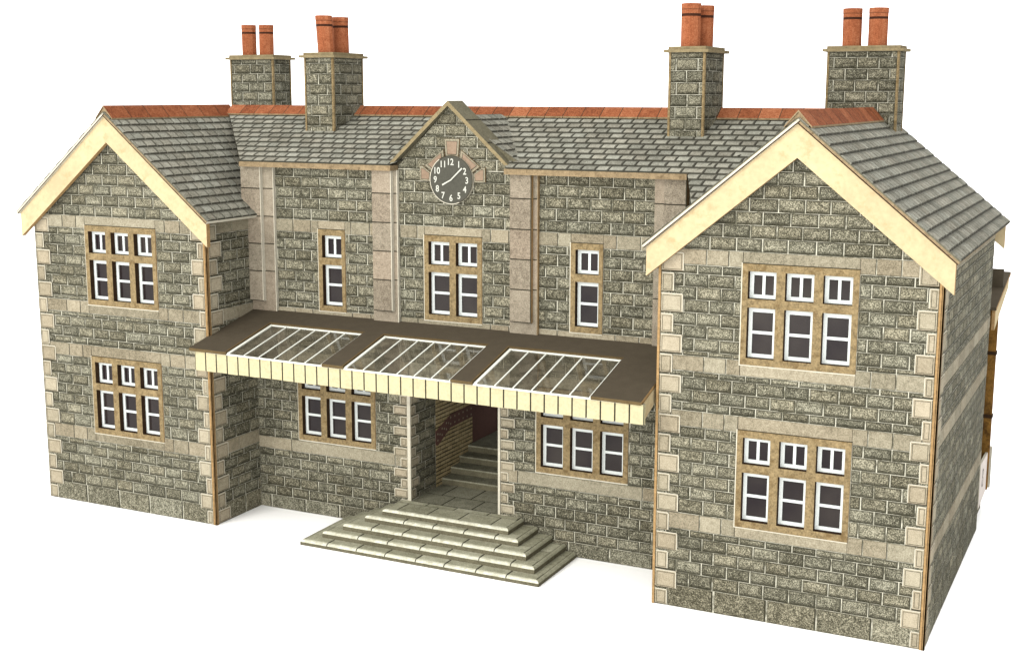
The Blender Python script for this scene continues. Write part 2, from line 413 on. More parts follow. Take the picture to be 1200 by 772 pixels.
# ------------------------------------------------------------------ windows
def window(fr, u0, v0, n):
    w = WIN_W[n]; H = WIN_H; m = MB()
    side = .0185; mull = (w - 2 * side - n * .0895) / (n - 1) if n > 1 else 0
    lw = .0895; cols = [side + i * (lw + mull) for i in range(n)]
    lights = []
    for c in cols:
        lights.append((c, .022, c + lw, .183, 'sash'))
        lights.append((c, .211, c + lw, .298, 'top'))
    us = sorted({0, w} | {l[0] for l in lights} | {l[2] for l in lights}); vs = sorted({0, H, .022, .183, .211, .298})
    h = .0055; dep = -.0175
    for i in range(len(us) - 1):
        for j in range(len(vs) - 1):
            a, b, c, d = us[i], us[i + 1], vs[j], vs[j + 1]
            if any(l[0] <= a and b <= l[2] and l[1] <= c and d <= l[3] for l in lights): continue
            m.rect(fr, u0 + a, v0 + c, u0 + b, v0 + d, h, tan)
    # outer edge of the surround card
    for a, b in (((0, 0), (w, 0)), ((w, 0), (w, H)), ((w, H), (0, H)), ((0, H), (0, 0))):
        m.fp(fr, [(u0 + a[0], v0 + a[1], 0), (u0 + b[0], v0 + b[1], 0), (u0 + b[0], v0 + b[1], h), (u0 + a[0], v0 + a[1], h)], kraft)
    # pale margin of the card left of and below the surround, thin dark cut line at the other two
    m.rect(fr, u0 - .0042, v0 - .0042, u0, v0 + H + .002, .0030, palecard)
    m.rect(fr, u0, v0 - .0042, u0 + w, v0, .0030, palecard)
    m.rect(fr, u0, v0 + H, u0 + w + .003, v0 + H + .0028, .0032, linem)
    # burnt edges of the openings, back to the sash card
    for a, c, b, d, k in lights:
        a += u0; b += u0; c += v0; d += v0
        for p, q in (((a, c), (a, d)), ((b, d), (b, c)), ((b, c), (a, c)), ((a, d), (b, d))):
            m.fp(fr, [(*p, dep), (*p, h), (*q, h), (*q, dep)], burnt)
    win = m.build('window', station)
    for a, c, b, d, k in lights:
        a += u0; b += u0; c += v0; d += v0
        s = MB(); e = .0118; t = .0092
        a2, b2, c2, d2 = a - .002, b + .002, c - .002, d + .002
        if k == 'sash':
            mid = (c + d) / 2
            openings = [(a + e, c + e, b - e, mid - t / 2), (a + e, mid + t / 2, b - e, d - e - .004)]
        else:
            mid = (a + b) / 2
            openings = [(a + e + .001, c + e, mid - t / 2, d - e - .002), (mid + t / 2, c + e, b - e - .001, d - e - .002)]
        us = sorted({a2, b2} | {o[0] for o in openings} | {o[2] for o in openings}); vs = sorted({c2, d2} | {o[1] for o in openings} | {o[3] for o in openings})
        for i in range(len(us) - 1):
            for j in range(len(vs) - 1):
                q = (us[i], vs[j], us[i + 1], vs[j + 1])
                if any(o[0] <= q[0] and q[2] <= o[2] and o[1] <= q[1] and q[3] <= o[3] for o in openings): continue
                s.rect(fr, *q, dep, white)
        for oa, oc, ob, od in openings:
            for p, q in (((oa, oc), (oa, od)), ((ob, od), (ob, oc)), ((ob, oc), (oa, oc)), ((oa, od), (ob, od))):
                s.fp(fr, [(*p, dep - .005), (*p, dep), (*q, dep), (*q, dep - .005)], white)
        s.build('sash', win)
        g = MB(); tilt = (rnd() - .5) * .003
        g.prism(fr, [(a2, c2), (b2, c2), (b2, d2), (a2, d2)], dep - .0075, dep - .0045, pane, dark)
        g.build('pane', win)
    return win
for x0 in (LX0, RX0):
    f = front(x0, -D)
    window(f, .2755, .845, 3); window(f, .2755, .310, 3)
fm = front(-L, 0)
for x, n in up_w: window(fm, x + L, UPZ, n)
for x, n in low_w: window(fm, x + L, LOZ, n)

# ------------------------------------------------------------------ pilasters
def pilaster(x0, x1, xa, xb, edge, top=1.405):
    m = MB(); f = front(0, 0); h1, h2 = .014, .030
    zs = [.80, .988, 1.098, 1.207, 1.317, top]
    m.prism(f, [(x0, .62), (x1, .62), (x1, top), (x0, top)], 0, h1 - .0012, linem, edge, back=False, edges={1: edge, 3: kraft})
    for a, b in zip(zs[:-1], zs[1:]):
        m.block(f, x0, a + .001, x1, b - .001, h1, pinky, ed=(.0018, .0008, .0012, .0008), e=(1, .1, .3, .1), h0=h1 - .001)
    zb = .868
    m.prism(f, [(xa, zb), (xb, zb), (xb, top), (xa, top)], h1, h2 - .0012, linem, pinky, back=False, edges={1: edge, 0: linem})
    for a, b in zip([zb] + zs[1:-1], zs[1:]):
        m.block(f, xa, a + .001, xb, b - .001, h2, pinky, ed=(.0022, .0008, .0014, .0008), e=(1, .1, .3, .1), h0=h2 - .001)
    if edge is palecard:      # printed pale highlight along the right edges
        m.rect(f, xb - .0030, zb + .004, xb, top, h2 + .0005, palecard); m.rect(f, x1 - .0030, .80, x1, top, h1 + .0006, palecard)
    else:
        m.rect(f, xb - .0035, zb + .004, xb, top, h2 + .0005, linem); m.rect(f, x1 - .003, .80, x1, top, h1 + .0006, gutter)
    return m.build('pilaster', station)
pilaster(-1.862, -1.715, -1.862, -1.766, palecard)
pilaster(-1.260, -1.147, -1.250, -1.165, palecard)
pilaster(-.676, -.563, -.666, -.582, kraft)
pilaster(-.123, -.003, -.084, -.003, kraft)

# ------------------------------------------------------------------ roofs
def slates(mb, fr, length, slope, pitch, sw, u0=0.0, region=None, skip=0.0):
    n = max(1, round((slope - skip) / pitch)); p = (slope - skip) / n
    rows = [(i * p + .0, (i + 1) * p) for i in range(n)]
    mb.courses(fr, rows, u0, u0 + length, sw, slate, (), region, gap=.003, hg=.0, h=.0034, jit=.09, phase=.013,
               ed=(.0066, .0052, .0170, .0022), e=(1, .95, .62, .5, (.75, .6, 0, .5)))
def slab(mb, fr, length, slope, th, top, edge, eave, under):
    po = [(0, 0), (length, 0), (length, slope), (0, slope)]
    mb.fp(fr, [(u, v, 0) for u, v in po], top, (.1, .3, .9))
    mb.fp(fr, [(u, v, -th) for u, v in reversed(po)], under)
    for i, mm in ((0, eave), (1, edge), (3, edge)):
        a, b = po[i], po[(i + 1) % 4]
        if i == 0: mb.fp(fr, [(*a, -th), (*b, -th), (*b, 0), (*a, 0)], mm); continue
        for d0, d1, mk in ((-th, -th * .72, burnt), (-th * .72, -th * .22, mm), (-th * .22, 0, coping)):  # lowest dark strip: shade of the gap above the bargeboard, put into colour
            mb.fp(fr, [(*a, d0), (*b, d0), (*b, d1), (*a, d1)], mk)
RZ = 1.617; RO = .489; RE = 1.212
YF, YB = -D - .046, BK + .040
def wing_roof(xc, right_mat):
    m = MB(); sl = math.hypot(RO, RZ - RE); ln = YB - YF
    fR = Fr((xc + RO, YF, RE), (0, 1, 0), (-RO, 0, RZ - RE))
    fL = Fr((xc - RO, YB, RE), (0, -1, 0), (RO, 0, RZ - RE))
    for f in (fR, fL):
        slab(m, f, ln, sl, .013, slate, gutter if f is fR else palecard, right_mat, palecard)
        slates(m, f, ln, sl, .0422, .0505)
    m.face([(xc - .038, YF + .008, 1.592), (xc, YF + .008, 1.612), (xc + .038, YF + .008, 1.592), (xc, YF + .008, 1.634)], gutter)
    return m.build('wing_roof', station)
XL, XR = LX0 + W / 2, W / 2
wing_roof(XL, palecard); wing_roof(XR, gutter)

# main roof: front slope over the bay, rear slope behind, closed below
MY0, MZ0, MY1, MZ1 = -.048, 1.424, .44, 1.612
m = MB(); sl = math.hypot(MY1 - MY0, MZ1 - MZ0)
fF = Fr((-2.276, MY0, MZ0), (1, 0, 0), (0, MY1 - MY0, MZ1 - MZ0))
ex0, ex1 = -1.846 + 2.276, .004 + 2.276
gu = -.917 + 2.276
for reg in ([(ex0, 0), (gu - .245, 0), (gu - .20, .06), (gu - .002, sl), (0, sl)], [(gu + .245, 0), (ex1, 0), (2.716, sl), (gu + .002, sl), (gu + .20, .06)]):
    m.fp(fF, [(u, v, 0) for u, v in reg], slate, (.1, .3, .9))
    slates(m, fF, 2.716, sl, .0470, .0522, 0.0, reg)
ext = [(ex1, 0), (ex1 + .088, -.235), (2.716, -.235), (2.716, sl)]
m.fp(fF, [(u, v, 0) for u, v in ext], slate, (.1, .3, .9))
# slates carried down beside the right wing
n = 5
m.courses(fF, [(-.047 * (i + 1), -.047 * i) for i in range(n)] , ex1, 2.716, .0522, slate, (), ext, gap=.003, hg=0, h=.0034, jit=.09, ed=(.0066, .0052, .0170, .0022), e=(1, .95, .62, .5, (.75, .6, 0, .5)))
k = round(sl / .0470); pch = sl / k
m.courses(fF, [(i * pch, (i + 1) * pch) for i in range(k)], ex1, 2.716, .0522, slate, (), ext, gap=.003, hg=0, h=.0034, jit=.09, ed=(.0066, .0052, .0170, .0022), e=(1, .95, .62, .5, (.75, .6, 0, .5)))
# left cut edge and underside
a, b = fF.p(ex0, 0), fF.p(0, sl)
m.face([a, b, b - Vector((0, 0, .012)), a - Vector((0, 0, .012))], linem)
fBk = Fr((.44, .985, 1.424), (-1, 0, 0), (0, .44 - .985, MZ1 - 1.424)); slb = math.hypot(.545, MZ1 - 1.424)
m.fp(fBk, [(0, 0, 0), (2.716, 0, 0), (2.716, slb, 0), (0, slb, 0)], slate, (.1, .3, .9))
slates(m, fBk, 2.716, slb, .0470, .0522)
m.face([(-1.846, .02, MZ0 - .012), (-1.846, .985, MZ0 - .012), (.0, .985, MZ0 - .012), (.0, .02, MZ0 - .012)], palecard)
m.build('main_roof', station)

# eaves strips
for x0, x1 in ((-1.846, -1.150), (-.678, .004)):
    m = MB(); m.box((x0, -.058, 1.404), (x1, .0, 1.4235), gutter)
    m.build('eaves_board', station)

# gablet behind the clock gable, with coping
m = MB(); gs = (GZ - GF) / GHW
GYB = .46; GY0 = .008; GW2 = .309
for sgn in (1, -1):
    # slope from apex down to the eave on each side, running back into the main roof
    if sgn > 0: f = Fr((GC + GW2, GY0, 1.420), (0, 1, 0), (-GW2, 0, 1.610 - 1.420))
    else: f = Fr((GC - GW2, GYB, 1.420), (0, -1, 0), (GW2, 0, 1.610 - 1.420))
    s2 = math.hypot(GW2, 1.610 - 1.420); ln = GYB - GY0
    # cut along the valley where it meets the main roof
    vy = lambda z: MY0 + (z - MZ0) / (MZ1 - MZ0) * (MY1 - MY0)
    q = [(.0, 0), (.02, 0), (vy(1.610) - GY0 + .02, s2), (.0, s2)]
    if sgn < 0: q = [(ln - u, v) for u, v in q][::-1]
    m.fp(f, q, slate, (.1, .3, .9))
    slates(m, f, ln, s2, .0385, .0490, 0.0, q)
for sgn in (1, -1):
    t = [(GC + sgn * GW2, GY0 + .001, 1.420), (GC, GY0 + .001, 1.609), (GC, GY0 + .001, 1.415), (GC + sgn * GW2, GY0 + .001, 1.405)]
    m.face(t if sgn < 0 else t[::-1], coping, (.5, .5, 0))
m.build('gablet_roof', station)
m = MB()
GC2 = -.923; CY0 = -.027
th = .016; dpt = .115
po_out = [(-GHW - .006, GF), (-GHW + .012, GF), (0, GZ - .010), (GHW - .012, GF), (GHW + .006, GF), (0, GZ + .007)]
def copeside(sgn):
    a0 = (sgn * (GHW + .008), GF - .002); a1 = (0, GZ + .008); b0 = (sgn * (GHW - .010), GF - .002); b1 = (0, GZ - .011)
    P = lambda q, y: Vector((GC2 + q[0], y, q[1])); y0, y1 = CY0, CY0 + dpt
    fs = [([P(a0, y0), P(a1, y0), P(b1, y0), P(b0, y0)], capm), ([P(a0, y0), P(a0, y1), P(a1, y1), P(a1, y0)], coping),
          ([P(a0, y0), P(b0, y0), P(b0, y1), P(a0, y1)], kraft), ([P(b0, y0), P(b1, y0), P(b1, y1), P(b0, y1)], coping), ([P(a0, y1), P(b0, y1), P(b1, y1), P(a1, y1)], kraft)]
    for f, mm in fs: m.face(f if sgn < 0 else f[::-1], mm, (rnd(), rnd(), 0))
    # joints in the coping
    for t in (.36, .70):
        q0 = (sgn * (GHW + .008) * (1 - t), GF + (GZ + .008 - GF) * t); q1 = (sgn * (GHW + .008) * (1 - t - .012), GF + (GZ + .008 - GF) * (t + .012))
        nrm = Vector((sgn * gs, 0, 1)).normalized() * .0008
        m.face([P(q0, y0) + nrm, P(q0, y1) + nrm, P(q1, y1) + nrm, P(q1, y0) + nrm], linem)
copeside(1); copeside(-1)
m.build('gable_coping', station)

# ridge tiles
def ridge(x0, y0, x1, y1, z, wid, drop, step, m=None):
    m = MB(); d = Vector((x1 - x0, y1 - y0, 0)); ln = d.length; d.normalize(); n = Vector((d.y, -d.x, 0))
    A = Vector((x0, y0, z)); k = max(1, round(ln / step)); st = ln / k; th = .006
    for i in range(k):
        col = (rnd(), rnd(), 0); g = .0022
        a = A + d * (i * st + (g if i else 0)); b = A + d * ((i + 1) * st)
        for s in (1, -1):
            lo = n * (s * wid) + Vector((0, 0, -drop)); e = n * (s * wid * .9) + Vector((0, 0, -drop * .9)); up = Vector((0, 0, .0))
            q = [a + lo, b + lo, b, a]
            m.face(q if s > 0 else q[::-1], terra, col)
            q = [a + lo - Vector((0, 0, th)), b + lo - Vector((0, 0, th)), b + lo, a + lo]
            m.face(q if s > 0 else q[::-1], palecard if False else gutter, col)
            for P, r in ((a, 1), (b, -1)):
                q = [P, P - Vector((0, 0, th)), P + lo - Vector((0, 0, th)), P + lo]
                m.face(q if s * r > 0 else q[::-1], gutter, col)
            # dark joint
            if i:
                j = [a + lo + Vector((0, 0, .0006)) - d * g, a + lo + Vector((0, 0, .0006)), a + Vector((0, 0, .0006)), a - d * g + Vector((0, 0, .0006))]
                m.face(j if s > 0 else j[::-1], linem)
    return m.build('ridge_tiles', station)
ridge(XL, YF + .004, XL, .445, 1.641, .042, .048, .105)
ridge(XR, YF + .004, XR, .83, 1.641, .042, .048, .105)
ridge(XL + .02, .44, XR - .02, .44, 1.639, .052, .036, .076)

# ------------------------------------------------------------------ bargeboards
def barge(xc, y, sgn=-1):
    m = MB(); f = front(xc, y) if sgn < 0 else backf(xc, y)
    w2 = W / 2 + .0340
    zt, zb, za, zi = 1.2055, 1.112, 1.601, 1.4985
    for s in (-1, 1):
        po = [(s * w2, zb), (0, zi), (0, za), (s * w2, zt)]
        if s > 0: po = po[::-1]
        m.prism(f, po, -.020, 0, cream, cream, edges={i: kraft for i in range(4)})
    return m.build('bargeboard', station)
barge(XL, -D - .0357); barge(XR, -D - .0357); barge(XL, BK + .03, 1); barge(XR, BK + .03, 1)

# ------------------------------------------------------------------ chimneys
def chimney(x0, y0, x1, y1, zb, zt, pots, along):
    m = MB(); w, d = x1 - x0, y1 - y0
    rows = []; z = zt
    nz = zt - .022
    while z > zb: rows.append((max(nz, zb), z)); z = nz; nz -= R
    rows = [r for r in rows if r[1] - r[0] > .006][::-1]
    for f, ln, ph in ((front(x0, y0), w, .02), (rightf(x1, y0), d, .05), (backf(x1, y1), w, .03), (leftf(x0, y1), d, .0)):
        m.rect(f, 0, zb, ln, zt, 0, mortar)
        m.courses(f, rows, .004, ln - .004, .0842, stone, phase=ph)
    for f, ln in ((front(x0, y0), w), (rightf(x1, y0), d), (leftf(x0, y1), d)):
        corner_strip(m, f, -.001, .006, zb, zt, .003, tan); corner_strip(m, f, ln - .006, ln + .001, zb, zt, .003, tan)
    ch = m.build('chimney', station)
    c = MB()
    o = .017; c.box((x0 - o, y0 - o, zt), (x1 + o, y1 + o, zt + .0105), capm)
    o = .004; c.box((x0 - o, y0 - o, zt + .0105), (x1 + o, y1 + o, zt + .021), capm)
    c.build('chimney_cap', ch)
    for (px, py, tx, ty, hh) in pots:
        q = MB(); n = 14; r = .0345; b = Vector((px, py, zt + .021)); ax = Vector((tx, ty, 1)).normalized()
        zs = [(0, 0), (.70, 0), (.702, .95), (.765, .95), (.767, 0), (.85, 0), (.852, .5), (.875, .5), (.877, 0), (1.0, 0)]
        ring = []
        for t, e in zs:
            pts = []
            for i in range(n):
                a = 2 * math.pi * i / n
                # rolled card tube, slightly squared
                rr = r * (1 + .05 * math.cos(4 * a)) * (1.0 + .02 * (t > .86))
                pts.append(b + ax * (t * hh) + Vector((rr * math.cos(a), rr * math.sin(a), 0)))
            ring.append((pts, e))
        for (p0, e0), (p1, e1) in zip(ring[:-1], ring[1:]):
            for i in range(n):
                j = (i + 1) % n; q.face([p0[i], p0[j], p1[j], p1[i]], potm, (.5 + .3 * math.sin(i * 1.7), .5, min(e0, e1)))
        top = ring[-1][0]; ctr = sum(top, Vector()) / n
        inn = [ctr + (p - ctr) * .78 for p in top]; low = [p - ax * .05 for p in inn]
        for i in range(n):
            j = (i + 1) % n
            q.face([top[i], top[j], inn[j], inn[i]], gutter); q.face([inn[i], inn[j], low[j], low[i]], dark)
        q.face(low, dark)
        q.build('chimney_pot', ch)
chimney(-2.497, .75, -2.257, .885, 1.45, 1.842, [(-2.437, .818, -.01, 0, .138), (-2.340, .818, .01, 0, .136)], 'x')
chimney(-1.728, .240, -1.592, .460, 1.515, 1.830, [(-1.662, .30, -.07, 0, .148), (-1.660, .405, -.015, 0, .146)], 'y')
chimney(-.170, .242, -.040, .460, 1.515, 1.832, [(-.112, .295, .0, 0, .150), (-.098, .40, .01, 0, .148)], 'y')
chimney(.262, .806, .525, .935, 1.45, 1.846, [(.336, .87, -.01, 0, .140), (.432, .87, .0, 0, .140)], 'x')

# ------------------------------------------------------------------ clock
CX, CZ, CR = -.9155, 1.3755, .0885
m = MB(); fk = front(CX, -.0035, CZ); n = 64
ring = [(CR * math.cos(2 * math.pi * i / n), CR * math.sin(2 * math.pi * i / n)) for i in range(n)]
m.fp(fk, [(u, v, .012) for u, v in ring], clockm)
for i in range(n):
    j = (i + 1) % n; m.fp(fk, [(*ring[i], -.003), (*ring[j], -.003), (*ring[j], .012), (*ring[i], .012)], palecard)
clock = m.build('clock', station)
m = MB()
for i in range(n):
    j = (i + 1) % n; k0 = .985; k1 = 1.012
    m.fp(fk, [(ring[i][0] * k0, ring[i][1] * k0, .0128), (ring[i][0] * k1, ring[i][1] * k1, .0128), (ring[j][0] * k1, ring[j][1] * k1, .0128), (ring[j][0] * k0, ring[j][1] * k0, .0128)], palecard if math.pi * .68 < 2 * math.pi * i / n < math.pi * 1.62 else linem)
m.build('clock_rim', clock)
m = MB()
dg = bpy.context.evaluated_depsgraph_get()
for k in range(1, 13):
    cu = bpy.data.curves.new('figure', 'FONT'); cu.body = str(k); cu.size = .0335; cu.align_x = 'CENTER'; cu.align_y = 'CENTER'
    cu.offset = .0006; cu.resolution_u = 3
    ob = bpy.data.objects.new('figure', cu); C.objects.link(ob)
    bpy.context.view_layer.update()
    me = bpy.data.meshes.new_from_object(ob.evaluated_get(bpy.context.evaluated_depsgraph_get()))
    a = math.pi / 2 - k * math.pi / 6; rr = .0660
    vs = [v.co.copy() for v in me.vertices]
    lo = [min(v[i] for v in vs) for i in (0, 1)]; hi = [max(v[i] for v in vs) for i in (0, 1)]
    mx, my = (lo[0] + hi[0]) / 2, (lo[1] + hi[1]) / 2
    for p in me.polygons:
        m.fp(fk, [((vs[i].x - mx) * .88 + rr * math.cos(a), vs[i].y - my + rr * math.sin(a), .0136) for i in p.vertices], numm)
    bpy.data.objects.remove(ob); bpy.data.meshes.remove(me); bpy.data.curves.remove(cu)
m.build('numerals', clock)
def hand(name, ang, ln, w, h):
    a = math.radians(90 - ang); d = Vector((math.cos(a), math.sin(a))); p = Vector((-d.y, d.x))
    q = [-d * .004 - p * w * .7, -d * .004 + p * w * .7, d * ln + p * w, d * ln - p * w]
    m = MB(); m.prism(fk, [(v.x, v.y) for v in q][::-1], .0138, h, numm, numm); m.build(name, clock)
hand('hour_hand', 242, .041, .0030, .0150); hand('minute_hand', 47, .064, .0028, .0158)
m = MB()
fs = front(0, -.0035)
def surround(pts, inset=.008):
    cxx = sum(p[0] for p in pts) / len(pts); czz = sum(p[1] for p in pts) / len(pts)
    if sum((pts[i][0] * pts[(i + 1) % len(pts)][1] - pts[(i + 1) % len(pts)][0] * pts[i][1]) for i in range(len(pts))) < 0: pts = pts[::-1]
    m.prism(fs, pts, 0, .0042, linem, kraft, back=False)
    def sh(k): return [(cxx + (p[0] - cxx) * k, czz + (p[1] - czz) * k) for p in pts]
    for k, mm, h in ((.95, beige, .0048), (.74, linem, .0052), (.68, clockst, .0056)):
        m.fp(fs, [(*p, h) for p in sh(k)], mm, (.4 + .3 * rnd(), rnd(), 0))
def mirror(pts): return [(2 * CX - x, z) for x, z in pts]
surround([(-.9475, 1.526), (-.8835, 1.526), (-.889, 1.458), (-.942, 1.458)])
a = [(-.951, 1.487), (-.947, 1.456), (-.990, 1.420), (-1.0, 1.402), (-1.032, 1.425)]
b = [(-1.040, 1.424), (-1.003, 1.398), (-1.006, 1.372), (-1.008, 1.367), (-1.053, 1.369), (-1.053, 1.424)]
for q in (a, b): surround(q); surround(mirror(q))
m.build('clock_surround', station)

# ------------------------------------------------------------------ front canopy
def zc(x, y):
    f = (x + L) / L; zb = .832 - .006 * f; zf = .737 - .022 * f
    return zb + (zf - zb) * (-y / .41)
CY = -.411
lights3 = [(-1.664, -1.236), (-1.144, -.708), (-.622, -.187)]
SY = -.128
m = MB(); th = .011
xs = sorted({-1.838, -.012} | {v for q in lights3 for v in q}); ys = [CY, SY, 0.0]
def cquad(m, x0, x1, y0, y1, mt, dz=0.0, col=(.5, .5, 0)):
    m.face([(x0, y0, zc(x0, y0) + dz), (x1, y0, zc(x1, y0) + dz), (x1, y1, zc(x1, y1) + dz), (x0, y1, zc(x0, y1) + dz)], mt, col)
def cwall(m, x0, y0, x1, y1, dz0, dz1, mt):
    m.face([(x0, y0, zc(x0, y0) + dz0), (x1, y1, zc(x1, y1) + dz0), (x1, y1, zc(x1, y1) + dz1), (x0, y0, zc(x0, y0) + dz1)], mt)
for i in range(len(xs) - 1):
    for j in range(2):
        if j == 0 and any(abs(xs[i] - q[0]) < 1e-6 for q in lights3): continue
        cquad(m, xs[i], xs[i + 1], ys[j], ys[j + 1], asphalt)
        m.face([(xs[i], ys[j + 1], zc(xs[i], ys[j + 1]) - th), (xs[i + 1], ys[j + 1], zc(xs[i + 1], ys[j + 1]) - th), (xs[i + 1], ys[j], zc(xs[i + 1], ys[j]) - th), (xs[i], ys[j], zc(xs[i], ys[j]) - th)], palecard)
        if j == 0: cwall(m, xs[i], CY, xs[i + 1], CY, -th, 0, rimm)
for a, b in lights3:
    cwall(m, a, SY, a, CY, -th, 0, rimm); cwall(m, b, CY, b, SY, -th, 0, rimm); cwall(m, b, SY, a, SY, -th, 0, rimm)
    # kraft rim showing round each opening
    cquad(m, a - .007, a, CY, SY + .008, rimm, .0006); cquad(m, a, b + .004, SY, SY + .006, rimm, .0006)
cwall(m, -.012, CY, -.012, 0, -th, 0, kraft); cwall(m, -1.838, 0, -1.838, CY, -th, 0, kraft)
can = m.build('canopy', station)
for a, b in lights3:
    m = MB(); g = -.0070
    cquad(m, a, b, CY + .006, SY, acetate, g)
    def bar(x0, x1, y0, y1, t=.005, z0=-.006):
        for dz, fl in ((z0 + t, 0),):
            cquad(m, x0, x1, y0, y1, barm, dz)
        cwall(m, x0, y0, x1, y0, z0, z0 + t, barm); cwall(m, x1, y0, x1, y1, z0, z0 + t, barm); cwall(m, x0, y1, x0, y0, z0, z0 + t, barm); cwall(m, x1, y1, x0, y1, z0, z0 + t, barm)
    bar(a + .004, a + .015, CY + .004, SY - .004, .0030, -.0065)
    bar(a + .015, b - .002, SY - .011, SY - .004, .0028, -.0065)
    wdt = (b - a - .02) / 6
    for k in range(1, 6):
        x = a + .014 + k * wdt * 1.0; bar(x - .0025, x + .0025, CY + .004, SY - .010, .0022, -.0065)
    bar(b - .0055, b - .001, CY + .004, SY - .006, .0030, -.0065)
    m.build('skylight', can)
# valance
VY = -.402
m = MB(); x0, x1 = -1.818, -.004; k = 36; st = (x1 - x0) / k
for i in range(k):
    a, b = x0 + i * st, x0 + (i + 1) * st; col = (rnd(), rnd(), 0)
    zt = lambda x: zc(x, VY) - .012; zl = lambda x: .651 - .012 * (x - x0) / (x1 - x0) + .0
    g = .0027; jt = (rnd() - .5) * .002
    m.face([(a + g, VY, zl(a) + jt), (b - g, VY, zl(b) + jt), (b - g, VY, zt(b)), (a + g, VY, zt(a))], valm, col)
    m.face([(a + g, VY, zl(a) + jt), (a + g, VY + .012, zl(a) + jt), (b - g, VY + .012, zl(b) + jt), (b - g, VY, zl(b) + jt)], kraft)
m.face([(x0, VY + .002, zl(x0) + .001), (x1, VY + .002, zl(x1) + .001), (x1, VY + .002, zt(x1)), (x0, VY + .002, zt(x0))], linem)
m.face([(x1, VY + .013, zl(x1)), (x0, VY + .013, zl(x0)), (x0, VY + .013, zt(x0)), (x1, VY + .013, zt(x1))], palecard)
m.face([(x1, VY, zl(x1)), (x1, VY + .013, zl(x1)), (x1, VY + .013, zt(x1)), (x1, VY, zt(x1))], valm)
m.face([(x0, VY + .013, zl(x0)), (x0, VY, zl(x0)), (x0, VY, zt(x0)), (x0, VY + .013, zt(x0))], valm)
m.build('valance', can)
m = MB()
xa, xb = -1.760, -.082
y0, y1 = VY - .005, VY
for dz0, dz1 in ((-.0150, -.0090),):
    P = lambda x, y, dz: (x, y, zc(x, VY) + dz)
    m.face([P(xa, y0, dz0), P(xb, y0, dz0), P(xb, y0, dz1), P(xa, y0, dz1)], barm); m.face([P(xa, y0, dz1), P(xb, y0, dz1), P(xb, y1, dz1), P(xa, y1, dz1)], barm)
    m.face([P(xb, y0, dz0), P(xb, y1, dz0), P(xb, y1, dz1), P(xb, y0, dz1)], barm); m.face([P(xa, y1, dz0), P(xa, y0, dz0), P(xa, y0, dz1), P(xa, y1, dz1)], barm)
    m.face([P(xa, y1, dz0), P(xb, y1, dz0), P(xb, y0, dz0), P(xa, y0, dz0)], barm)
m.build('glazing_sill', can)
for x in (-1.812, -.022):      # cheek boards closing the canopy ends
    m = MB(); f = rightf(x, 0)
    po = [(VY + .013, zl(x) + .004), (-.24, zl(x) + .060), (-.24, zc(x, -.24) - .012), (VY + .013, zc(x, VY) - .012)]
    m.prism(f, po, 0, .010, cream, kraft); m.build('cheek_board', can)

# ------------------------------------------------------------------ entrance hall (inside the doorway)
m = MB(); HZ = .60
fl = rightf(DX0, 0)
po = [(0, .0), (.20, .0), (.20, HZ), (0, HZ)]
m.base(fl, po, [], mortar)
m.courses(fl, [r for r in MAIN_ROWS if r[1] <= .64], 0, .20, .0842, stone, (), po, phase=.03)
m.courses(fl, [(.252, .302), (.600, .640)], 0, .20, .09, stone, (), po)
quoins(m, fl, .004, 1, .030, .055, .124, .0417, 12, start_small=False, region=po)
po = [(.20, .0), (.52, .0), (.52, HZ), (.20, HZ)]
m.base(fl, po, [], linem, -.002)
m.courses(fl, [(.10 + i * .0165, .10 + (i + 1) * .0165) for i in range(30)], .20, .52, .040, brickm, (), po, gap=.003, hg=.0035, h=.001, jit=.02, ed=(.002, .002, .001, .001), e=(.8, .6, .2, .2))
band = [[(.20, .295), (.215, .290), (.320, .341), (.320, .395), (.20, .352)], [(.320, .341), (.52, .345), (.52, .402), (.320, .395)]]
for q in band: m.prism(fl, q, 0, .003, maroon, maroon, back=False)
dots = []
for i in range(9):
    y = .213 + i * .036
    if y < .315: z = .312 + (y - .213) * .42
    else: z = .357
    dots += [(y, z), (y, z + .026)]
    if y < .30: dots += [(y + .018, z + .022)]
for y, z in dots: m.fp(fl, [(y - .0055, z, .0036), (y, z - .0055, .0036), (y + .0055, z, .0036), (y, z + .0055, .0036)], beige, (.6, .5, 0))
# maroon dado further in, far end, right wall, ceiling
m.rect(fl, .52, .0, .76, HZ, -.004, maroon, (.4, .5, 0)); m.rect(fl, .76, 0, .80, HZ, -.002, beige, (.2, .5, 0)); m.rect(fl, .80, 0, .94, HZ, -.004, maroon, (.2, .5, 0))

fr2 = leftf(DX1, .94)
m.rect(fr2, 0, 0, .74, HZ, 0, brickm, (.3, .5, 0)); m.base(fr2, [(.74, 0), (.94, 0), (.94, HZ), (.74, HZ)], [], mortar)
m.courses(fr2, [r for r in MAIN_ROWS if r[1] <= .64], .74, .94, .0842, stone, (), [(.74, 0), (.94, 0), (.94, HZ), (.74, HZ)])
m.face([(DX0, 0, HZ), (DX0, .94, HZ), (DX1, .94, HZ), (DX1, 0, HZ)], palecard)
m.build('hall_wall', station)
m = MB()
ft = Fr((DX0, 0, .119), (1, 0, 0), (0, 1, 0))
m.rect(ft, 0, 0, DX1 - DX0, .26, -.001, linem)
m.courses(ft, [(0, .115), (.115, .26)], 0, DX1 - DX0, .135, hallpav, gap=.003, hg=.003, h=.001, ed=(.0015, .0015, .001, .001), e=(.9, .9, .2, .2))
zs, ysr = .119, .25
